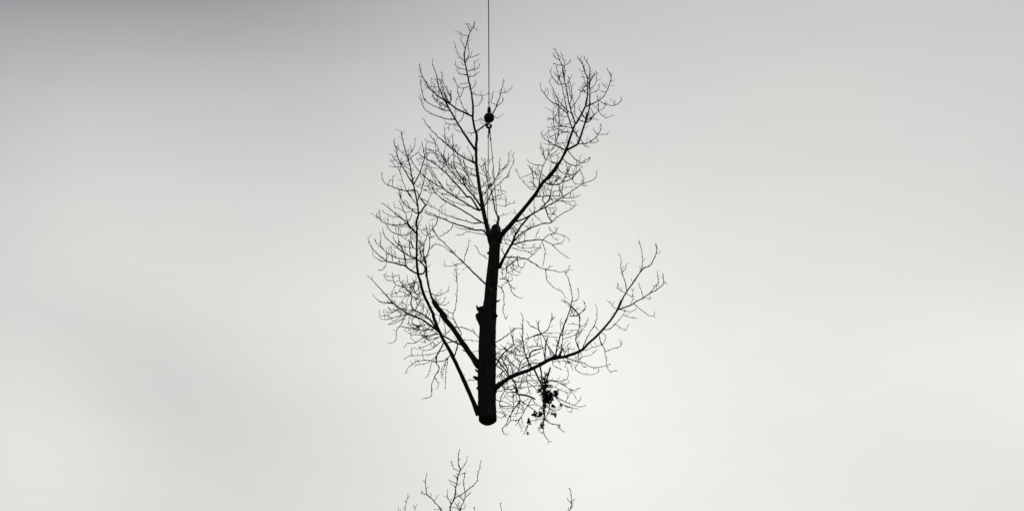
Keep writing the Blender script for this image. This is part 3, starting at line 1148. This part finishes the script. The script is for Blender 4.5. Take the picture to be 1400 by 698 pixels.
def read_tracks(tree, text, limb):
    for ln in text.strip().splitlines():
        head, body = ln.split(':')
        h = head.split()
        sl, pw = None, 1.0
        for x in h[2:]:
            if x[0] == 'p':
                pw = float(x[1:])
            else:
                sl = float(x)
        b = tree.add(parse_track(body), float(h[0]), float(h[1]), limb=limb, slope=sl, power=pw,
                     wob=0.15 if float(h[0]) > 3 else 0.3)
        if b.w[0] > 6 and b.w[-1] > 5:
            b.spur = False


read_tracks(ht, LIMBS, True)
read_tracks(ht, SIDE, False)
# part of the crown, number of fine twigs, heading in degrees (90 is up), spread
for box in ((680, 465, 735, 545, 46, 90, 170), (682, 535, 735, 575, 20, 270, 120), (590, 200, 650, 262, 40, 125, 40), (560, 225, 640, 285, 26, 150, 50),
            (535, 375, 600, 440, 42, 140, 90), (562, 440, 620, 485, 22, 195, 60), (545, 320, 595, 370, 24, 90, 60), (742, 160, 790, 200, 18, 140, 60),
            (755, 95, 815, 165, 24, 85, 45), (735, 205, 800, 275, 30, 80, 90), (720, 240, 765, 298, 14, 80, 90), (655, 215, 700, 290, 22, 65, 45),
            (688, 300, 735, 345, 12, 60, 90), (588, 108, 622, 150, 12, 105, 30), (525, 215, 565, 275, 12, 95, 50), (740, 470, 795, 515, 14, 60, 140),
            (752, 420, 795, 470, 10, 60, 60), (682, 355, 705, 385, 12, 40, 120), (745, 520, 790, 560, 6, 0, 50), (734, 515, 760, 575, 22, 270, 150, 4, 12), (520, 290, 570, 345, 14, 110, 50)):
    ht.infill(*box)

# swollen knots on two of the limbs
for li, kx, ky, amp, sg in ((3, 752, 240, .42, 6.0), (5, 758, 488.5, .55, 4.5), (5, 741, 494, .15, 6.0), (0, 572, 385, .25, 4.0), (3, 772, 206, .2, 4.0)):
    lb = ht.limbs[li]
    lb.w = [w * (1 + amp * math.exp(-((q[0] - kx) ** 2 + (q[1] - ky) ** 2) / (sg * sg))) for q, w in zip(lb.p, lb.w)]

tree_root = empty('hoisted_tree', at(666.8, 574, TREE_Y))
tag(tree_root, 'large bare tree cut through its trunk, hanging in mid air from crane hook', 'tree')

# trunk: rough bark, rounded sawn top, flat sawn butt seen from below
rt = random.Random(3)
ctr = catmull([(a, b, c) for a, b, c in TRUNK], 1.6)
pts = [at(a, b, TREE_Y) for a, b, c in ctr]
rad = [size(c, P) / 2 for (a, b, c), P in zip(ctr, pts)]
NS = 40
colph = [rt.uniform(0, 6.28) for _ in range(NS)]
rowj = [[rt.uniform(-1, 1) for _ in range(NS)] for _ in ctr]


BUMP = {}
for _ in range(90):           # flakes and burrs on the bark
    bi, bk, ba = rt.randint(12, len(ctr) - 6), rt.randint(0, NS - 1), rt.uniform(.03, .085)
    for di, f in ((-1, .5), (0, 1), (1, .7), (2, .25)):
        for dk, g in ((-1, .6), (0, 1), (1, .6)):
            BUMP[(bi + di, (bk + dk) % NS)] = max(BUMP.get((bi + di, (bk + dk) % NS), 0), ba * f * g)


def bark(i, k):
    y = ctr[i][1]
    n = 0.012 * math.sin(colph[k] + y / 4.3) + 0.010 * rowj[i][k] * (0.4 if y < 335 else 1)
    n += 0.026 * math.sin(k * 2 * math.pi / NS * 3 + y / 13.0) + 0.014 * math.sin(k * 2 * math.pi / NS * 5 - y / 7.3)
    return 1 + n + BUMP.get((i, k), 0.0)


mb = MB()
mb.tube(pts, rad, NS, jag=bark)
# the saw cut is not quite square to the trunk: its far side hangs lower
CUT = 0.17
for ring, f in ((len(pts) - 1, 1.0), (len(pts) - 2, .8), (len(pts) - 3, .6), (len(pts) - 4, .4), (len(pts) - 5, .2)):
    for k in range(NS):
        v = mb.v[ring * NS + k]
        v.z -= (v.y - pts[-1].y) * CUT * f
trunk = mb.build('trunk', M_BARK, tree_root, origin=pts[-1])

# sawn butt face, a shallow disc just under the bark
cb = MB()
c0 = pts[-1]
axis = (pts[-1] - pts[-3]).normalized()
R0 = rad[-1]
cb.lathe(c0, [(-0.03, R0 * 0.93), (0.003, R0 * 0.955), (0.006, R0 * 0.94)], 40, (axis + Vector((0, -CUT, 0))).normalized())
cb.build('cut_face', M_WOOD, trunk)

# torn stub: the jagged remains of a limb on the left of the trunk
kb = MB()


def lump(path, widths, sides=9, jit=0.22):
    P = [at(a, b, Y) for a, b, Y in path]
    kb.tube(P, [size(w, p) / 2 for w, p in zip(widths, P)], sides, jag=lambda i, k: 1 + rt.uniform(-jit, jit))


rows = []
PROF = [(417.6, 660.5), (418.8, 656.6), (419.5, 653.4), (421, 651.7), (423, 652.3), (425, 653.6), (426.6, 653.9), (428, 651.6), (430.4, 649.7), (433, 650.3),
        (436, 650.9), (438, 652.2), (441, 653.6), (445, 655.2), (450, 656.6), (456, 658)]
for (y, xl) in PROF:
    c_ = (xl + 669) / 2
    ring = []
    for k in range(14):
        a = 2 * math.pi * k / 14
        j_ = 1 + rt.uniform(-.05, .05)
        P = at(c_ + (xl - c_) * math.cos(a), y + rt.uniform(-.5, .5) * abs(math.sin(a)), TREE_Y - .02 + .105 * math.sin(a) * j_)
        ring.append(P)
    rows.append(ring)
b0 = len(kb.v)
for ring in rows:
    kb.v += ring
for i_ in range(len(rows) - 1):
    for k in range(14):
        k2 = (k + 1) % 14
        kb.f.append((b0 + i_ * 14 + k, b0 + i_ * 14 + k2, b0 + (i_ + 1) * 14 + k2, b0 + (i_ + 1) * 14 + k))
kb.f.append(tuple(range(b0, b0 + 14)))
kb.f.append(tuple(range(b0 + (len(rows) - 1) * 14, b0 + len(rows) * 14))[::-1])
lump([(655, 423, 44.97), (652.8, 420.5, 44.95), (651.7, 418.3, 44.95), (651.2, 416.5, 44.95)], [6, 3.6, 2, .5])
lump([(658, 421, 44.95), (656.5, 419.4, 44.93), (656, 418.2, 44.92)], [5, 2.4, .7])
kb.build('torn_stub', M_BARK, trunk)
for path, wd in (([(653, 517, 45), (650.5, 516, 44.9), (648.3, 515, 44.8), (646.6, 514.4, 44.8)], [5, 4.5, 4, 1.2]),
                 ([(655, 508, 45), (651, 506, 44.9), (649.6, 504.2, 44.85)], [4, 2.5, 1]),
                 ([(655, 531, 45), (652.5, 530, 44.9), (651.3, 529.5, 44.9)], [5, 3.5, 1.5]),
                 ([(655, 566, 45), (652.2, 564.5, 44.9), (650.3, 564, 44.9)], [5, 3.5, 2]),
                 ([(668, 346, 45), (666.6, 346, 44.9), (665.6, 345.6, 44.9)], [4, 2.4, 1]),
                 ([(676, 412, 45), (679.8, 411.5, 44.9), (682, 411, 44.8), (684, 409.2, 44.8)], [4, 2.4, 1.6, 1]),
                 ([(676, 432, 45), (678.8, 431, 44.9), (679.4, 431, 44.8)], [6, 4, 2]),
                 ([(676, 535, 45), (678.6, 535.6, 44.9), (679.4, 536, 44.8)], [4, 2.6, 1.2]),
                 ([(682, 314, 45), (684.6, 313.4, 44.9), (687.6, 313.6, 44.9)], [3, 1.6, 1.6])):
    kb = MB()
    lump(path, wd, 7, 0.25)
    kb.build('knot', M_BARK, trunk)
# pale strip of torn bark on the front of the trunk
kb = MB()
lump([(668.7, 392.4, 44.845), (670.4, 395.2, 44.84), (671.9, 397.6, 44.845), (672.5, 399.0, 44.85)], [.8, 1.3, 1.2, .6], 6, .1)
kb.build('bark_scar', M_SCAR, trunk)
# broken end of the thick left limb: splintered
kb = MB()
bl = ht.limbs[1]
ex, ey, eY = bl.p[-1]
for dx, dy, w in ((-1.8, -4.5, 2.2), (-3.0, -2.2, 2.4), (0.6, -2.8, 2.6), (1.8, -0.8, 2.6), (-0.6, -3.4, 2.8), (-4.0, 0.6, 1.6), (3.2, 1.6, 1.6)):
    lump([(ex + 2.0 + dx * .2, ey + 3.5, eY), (ex + dx * .6, ey + dy * .3, eY - .03), (ex + dx, ey + dy, eY - .05)], [w * 1.7, w, .5], 6, .2)
SPLINTER = kb

ht.realise(tree_root, 1.0)
limb_objs = [c for c in tree_root.children if c.name.startswith('branch')]
l2 = min(limb_objs, key=lambda o: (ORIGIN[o.name] - at(*bl.p[0])).length)
SPLINTER.build('splintered_end', M_BARK, l2)

# clumps of dead leaves (ivy) caught on the lower right branch
rl = random.Random(11)


def leaf(mb, P, L):
    n = Vector((rl.uniform(-1, 1), rl.uniform(-1, 1), rl.uniform(-1, 1))).normalized()
    u = n.orthogonal().normalized()
    u = Matrix.Rotation(rl.uniform(0, 6.28), 3, n) @ u
    w = n.cross(u)
    b = len(mb.v)
    wd = L * rl.uniform(.34, .5)
    fold = rl.uniform(.1, .35) * L
    for a, c, d in ((0, 0, 0), (.25, .8, .5), (.6, .9, .6), (1, 0, -.3), (.6, -.9, .6), (.25, -.8, .5), (.5, 0, 0)):
        mb.v.append(P + u * (a * L) + w * (c * wd) + n * (d * fold))
    for k in range(6):
        mb.f.append((b + 6, b + k, b + (k + 1) % 6))


qY = min(ht.limbs[5].p, key=lambda q: abs(q[0] - 741))[2]
CLUMPS = [(436, 235, 26, 70, 150), (468, 245, 34, 48, 190), (440, 150, 22, 26, 50), (525, 212, 17, 22, 30), (535, 230, 10, 16, 14), (565, 311, 8, 9, 9),
          (520, 386, 10, 7, 9), (490, 378, 7, 5, 4), (355, 385, 18, 15, 32), (402, 386, 17, 17, 34), (312, 441, 14, 15, 30), (414, 468, 12, 26, 36),
          (392, 197, 20, 9, 24), (498, 318, 9, 10, 10), (400, 340, 5, 5, 4), (443, 65, 8, 12, 10), (437, 105, 12, 14, 16), (480, 160, 18, 9, 14),
          (536, 195, 8, 8, 6), (428, 340, 10, 40, 26), (300, 538, 4, 5, 3), (440, 320, 18, 14, 18)]
for (mx, my, rx, ry, n) in CLUMPS:
    mb = MB()
    for k in range(int(n * 1.05) + 2):
        a, r = rl.uniform(0, 6.28), rl.random() ** .5
        px, py = 669.7 + (mx + .82 * rx * r * math.cos(a)) / 5.819, 500 + (my + ry * r * math.sin(a)) / 5.819
        P = at(px, py, qY + rl.uniform(-1, 1) * rx * 0.0182 / 5.8)
        leaf(mb, P, rl.uniform(.035, .078))
    tag(mb.build('dead_leaf_clump', M_LEAF, tree_root, smooth=False), kind='stuff')
mb = MB()
for k in range(9):
    P = at(660 + (675 + rl.uniform(-8, 8)) / 5.819, 420 + (434 + rl.uniform(-12, 10)) / 5.819, qY + rl.uniform(-.03, .03))
    leaf(mb, P, rl.uniform(.035, .06))
tag(mb.build('dead_leaf_clump', M_LEAF, tree_root, smooth=False), kind='stuff')


# ------------------------------------------------------------------ crane rope, hook ball and slings
RY = TREE_Y - 0.15
# wire rope from far above the frame down to the socket
rope_lo, rope_f = at(668.6, 146, RY), at(667.9, 0, RY)
up = (rope_f - rope_lo).normalized()
rr = size(1.25, rope_lo) / 2
mb = MB()
n = 220
mb.tube([rope_lo + up * (26.0 * k / n) for k in range(n + 1)], [rr] * (n + 1), 12, twist=0.55, lobes=6, lobe_amp=0.10)
tag(mb.build('crane_rope', M_ROPE, None, origin=rope_lo), 'thin taut steel crane rope running straight up out of the picture', 'rope')


def px(w):
    return size(w, rope_lo)


ball_c = at(668.6, 161.0, RY)
ball_root = empty('hook_ball', at(668.6, 175, RY))
tag(ball_root, 'black iron crane ball with socket above and small hook below', 'crane hook')
Z = Vector((0, 0, 1))
CZ = 1 / math.cos(PITCH)          # heights seen at a slant
rb = px(7.2)
mb = MB()
prof = []
for k in range(25):
    a = -math.pi / 2 + math.pi * k / 24
    r = rb * math.cos(a)
    h = rb * math.sin(a)
    if abs(h) < 0.02 * rb:
        r *= 0.975            # parting line of the casting
    prof.append((h, r))
mb.lathe(ball_c, prof, 48)
ball = mb.build('ball', M_IRON, ball_root, origin=ball_c)
mb = MB()
h0 = rb * 0.9
mb.lathe(ball_c, [(h0, px(2.1)), (h0 + px(.8), px(1.8)), (h0 + px(3.4), px(1.8)), (h0 + px(3.8), px(2.5)), (h0 + px(6.6), px(2.5)), (h0 + px(6.9), px(2.1)),
                  (h0 + px(7.3), px(2.4)), (h0 + px(9.8), px(2.2)), (h0 + px(10.6), px(1.3)), (h0 + px(12.6), px(.8))], 20)
mb.build('rope_socket', M_IRON, ball_root)
mb = MB()
pin = ball_c + Z * (h0 + px(4.2))
mb.tube([pin + Vector((-px(2.9), 0, 0)), pin + Vector((px(2.9), 0, 0))], [px(.8)] * 2, 10)
mb.build('socket_pin', M_IRON, ball_root)
mb = MB()
cl = rope_lo + up * px(7)
mb.tube([cl + Vector((-px(1.5), 0, px(.3))), cl + Vector((-px(.2), 0, 0)), cl + Vector((px(.9), 0, -px(.4)))], [px(.6), px(1.0), px(.5)], 8)
mb.build('rope_clip', M_IRON, ball_root)
# shank and hook
mb = MB()
sh = ball_c - Z * rb * 0.93
mb.lathe(sh, [(-px(3.0), px(1.1)), (-px(1.6), px(1.3)), (-px(1.4), px(1.9)), (px(.2), px(2.0)), (px(1.4), px(1.6))], 16)
mb.build('hook_shank', M_IRON, ball_root)
hc = at(668.4, 172.4, RY)
mb = MB()
path, rad_ = [], []
for k in range(27):
    a = math.radians(95 + 335 * k / 26)
    path.append(hc + Vector((math.cos(a) * px(2.95), 0, math.sin(a) * px(2.7))))
    t = k / 26
    rad_.append(px(1.6 - .5 * max(0, t - .85) / .15))
mb.tube(path, rad_, 12)
hook = mb.build('hook', M_IRON, ball_root)
mb = MB()
mb.tube([path[-1], path[-1] * .5 + path[1] * .5 + Vector((px(.3), 0, 0)), path[1]], [px(.3)] * 3, 8)
mb.build('safety_latch', M_IRON, hook)


def sling(tracks, sleeve, label, bight):
    root = empty('wire_sling', at(*bight))
    tag(root, label, 'sling', 'wire slings between hook and trunk')
    P = [at(*q) for q in catmull(tracks, 3)]
    m = MB()
    m.tube(P, [px(1.05) / 2] * len(P), 8, twist=.5)
    m.build('rope', M_SLING, root)
    # eye over the hook
    e = MB()
    x0, y0, Y0 = tracks[0]
    loop = []
    for k in range(13):
        a = math.pi * k / 12
        loop.append(at(x0 - math.cos(a) * 0.9, y0 - math.sin(a) * 1.6, Y0 + 0.07 * math.cos(a)))
    xs, ys, Ys = sleeve
    loop = [at(xs, ys, Ys)] + loop + [at(xs, ys, Ys)]
    e.tube(loop, [px(1.0) / 2] * len(loop), 8)
    e.build('eye', M_ROPE, root)
    s = MB()
    i = min(range(len(P)), key=lambda k: (P[k] - at(*sleeve)).length)
    d = (P[min(i + 1, len(P) - 1)] - P[i - 1]).normalized()
    c = P[i]
    s.tube([c - d * px(3.2), c - d * px(2.4), c + d * px(2.4), c + d * px(3.2)], [px(.65), px(.95), px(.95), px(.6)], 10)
    s.build('ferrule', M_IRON, root)
    # turn round the trunk
    t = MB()
    xb, yb, Yb = bight
    ring = []
    ctr_ = at(xb, yb, TREE_Y)
    R = px(13.9 if yb > 320 else 13.3) / 2
    for k in range(33):
        a = 2 * math.pi * k / 32
        ring.append(ctr_ + Vector((math.cos(a) * R, math.sin(a) * R, math.sin(a + 1) * R * .12)))
    t.tube(ring, [px(.9) / 2] * len(ring), 8)
    t.build('choker_turn', M_ROPE, root)


sling([(668.7, 176.6, RY), (667.9, 181, RY), (667.5, 186, RY), (667.6, 215, RY), (667.1, 250, RY), (666.7, 280, RY), (667.0, 300, RY - .05), (669.6, 321, RY - .12)],
      (667.6, 184.5, RY), 'left of two grey wire slings, hanging almost vertically from hook to trunk', (677.4, 322, TREE_Y))
sling([(669.3, 176.6, RY), (669.8, 184, RY), (670.6, 190, RY), (672.6, 208, RY), (674.4, 228, RY), (676.0, 248, RY), (677.6, 270, RY), (679.4, 292, RY), (681.0, 304, RY - .1), (682.0, 316, RY - .14)],
      (670.3, 188.5, RY), 'right of two grey wire slings, slanting from hook to trunk top', (677.7, 318, TREE_Y))


# ------------------------------------------------------------------ standing trees whose tops reach into the frame
def standing_tree(name, label, Y, seed, trunk_px, trunk_top, limbs, sides, wtrunk):
    tr = Tree(Y, seed)
    base = at(trunk_px, trunk_top, Y)
    base = Vector((base.x, base.y, 0))
    root = empty(name, base)
    tag(root, label, 'tree')
    top = at(trunk_px, trunk_top, Y)
    rg = random.Random(seed)
    n = 26
    pts, rad = [], []
    for k in range(n + 1):
        t = k / n
        pts.append(Vector((top.x + .25 * math.sin(t * 5 + seed) * (1 - t), Y + .2 * math.sin(t * 4) * (1 - t), top.z * t - .1 * (1 - t))))
        rad.append(wtrunk * (1 - .93 * t) + .12 * wtrunk * math.exp(-t * 40))
    m = MB()
    m.tube(pts, rad, 14, jag=lambda i, k: 1 + rg.uniform(-.04, .04))
    m.build('trunk', M_BARK, root)
    read_tracks(tr, limbs, True)
    if sides.strip():
        read_tracks(tr, sides, False)
    tr.realise(root, 1.0)
    # lower limbs, below the frame
    for k in range(16):
        i = rg.randint(7, 21)
        t = i / n
        p = pts[i]
        az = k * 2.4 + rg.uniform(-.3, .3)
        ln = 4.2 * (1.15 - t)
        q, r = [], []
        for j in range(9):
            s = j / 8
            q.append(p + Vector((math.cos(az) * ln * (s - .25 * s * s), math.sin(az) * ln * (s - .25 * s * s), ln * (.35 * s + .65 * s * s) * .75)) +
                     Vector((rg.uniform(-.06, .06), rg.uniform(-.06, .06), 0)) * (j > 0))
            r.append(rad[i] * .42 * (1 - .9 * s) + .004)
        if max(v.z for v in q) > top.z - 0.3:
            continue
        m = MB()
        m.tube(q, r, 7)
        b = m.build('branch', M_BARK, root)
        m = MB()
        for j in range(3, 9):
            for sgn in (-1, 1):
                a2 = az + sgn * rg.uniform(.5, 1.1)
                l2_ = ln * .28 * rg.uniform(.6, 1.1)
                qq = [q[j] + Vector((math.cos(a2) * l2_ * s, math.sin(a2) * l2_ * s, l2_ * (.3 * s + .5 * s * s))) for s in (0, .25, .5, .75, 1)]
                if qq[-1].z < top.z - .3:
                    m.tube(qq, [.012, .01, .008, .006, .005], 5)
        if m.v:
            tag(m.build('twigs', M_TWIG, b), kind='stuff')
    return root


standing_tree('standing_tree', 'bare twiggy top of standing tree directly below the hanging trunk', 46.5, 21, 617, 770, '''
2.6 1.0 0.1 : Z 617,772 616,730 Q 612,690 612,650 650,570 665,470 690,340 710,295 690,240 690,150 703,95
2.4 0.8 -0.2 : Z 617,768 608,730 Q 525,705 450,600 390,540 370,460 370,390 382,325
2.2 0.9 0.2 : Z 617,765 626,725 Q 705,700 740,600 757,545 740,430 752,325
2.2 0.7 0.2 : Z 617,775 590,745 562,715 Q 172,700 178,630 198,545
1.8 0.7 -0.3 : Z 617,775 580,750 553,720 Q 112,705 103,662
1.8 0.7 0.3 : Z 617,775 592,740 568,712 Q 258,705 265,680 275,650
2.0 0.7 0.3 : Z 617,775 632,745 646,712 Q 845,705 845,660
''', '''
1.1 .7 : Q 710,295 760,230 780,160
1.1 .7 : Q 700,320 640,275 615,210
1.4 .8 : Q 655,570 750,515 860,420 880,340 910,210
1 .7 : Q 755,325 730,335 690,350
1 .7 : Q 760,560 790,535 818,510
1 .7 : Q 740,600 710,570 680,535
1.1 .7 : Q 700,690 680,660 655,615
1.1 .7 : Q 690,685 750,670 752,620
1 .7 : Q 615,670 700,670
1.1 .7 : Q 612,640 585,560 580,485
.9 .7 : Q 612,640 617,610 615,575
1.1 .7 : Q 672,425 620,410 590,390
1 .7 : Q 685,365 640,350
1 .7 : Q 665,465 640,440
.9 .7 : Q 670,450 710,430
1.1 .7 : Q 395,545 350,535 320,512
.9 .7 : Q 455,600 475,575 485,548
.9 .7 : Q 510,680 470,685
.8 .6 : Q 410,570 425,545
.8 .6 : Q 690,190 715,195
.8 .6 : Q 865,410 890,405
''', .24)
standing_tree('standing_tree', 'top twigs of another standing tree at bottom edge, right of hanging trunk', 48.0, 33, 735, 800, '''
2.6 0.9 0.1 : Z 735,802 755,760 775,720 R 945,700 970,640 970,570 972,480 948,405
2.2 0.7 -0.2 : Z 735,800 712,765 690,725 R 140,700 132,650 125,580
''', '''
1 .7 : R 970,590 950,570 930,545
1 .7 : R 970,580 990,565 1012,535
.9 .7 : R 965,650 985,635 992,600
.9 .7 : R 950,690 935,675 935,650
''', .26)
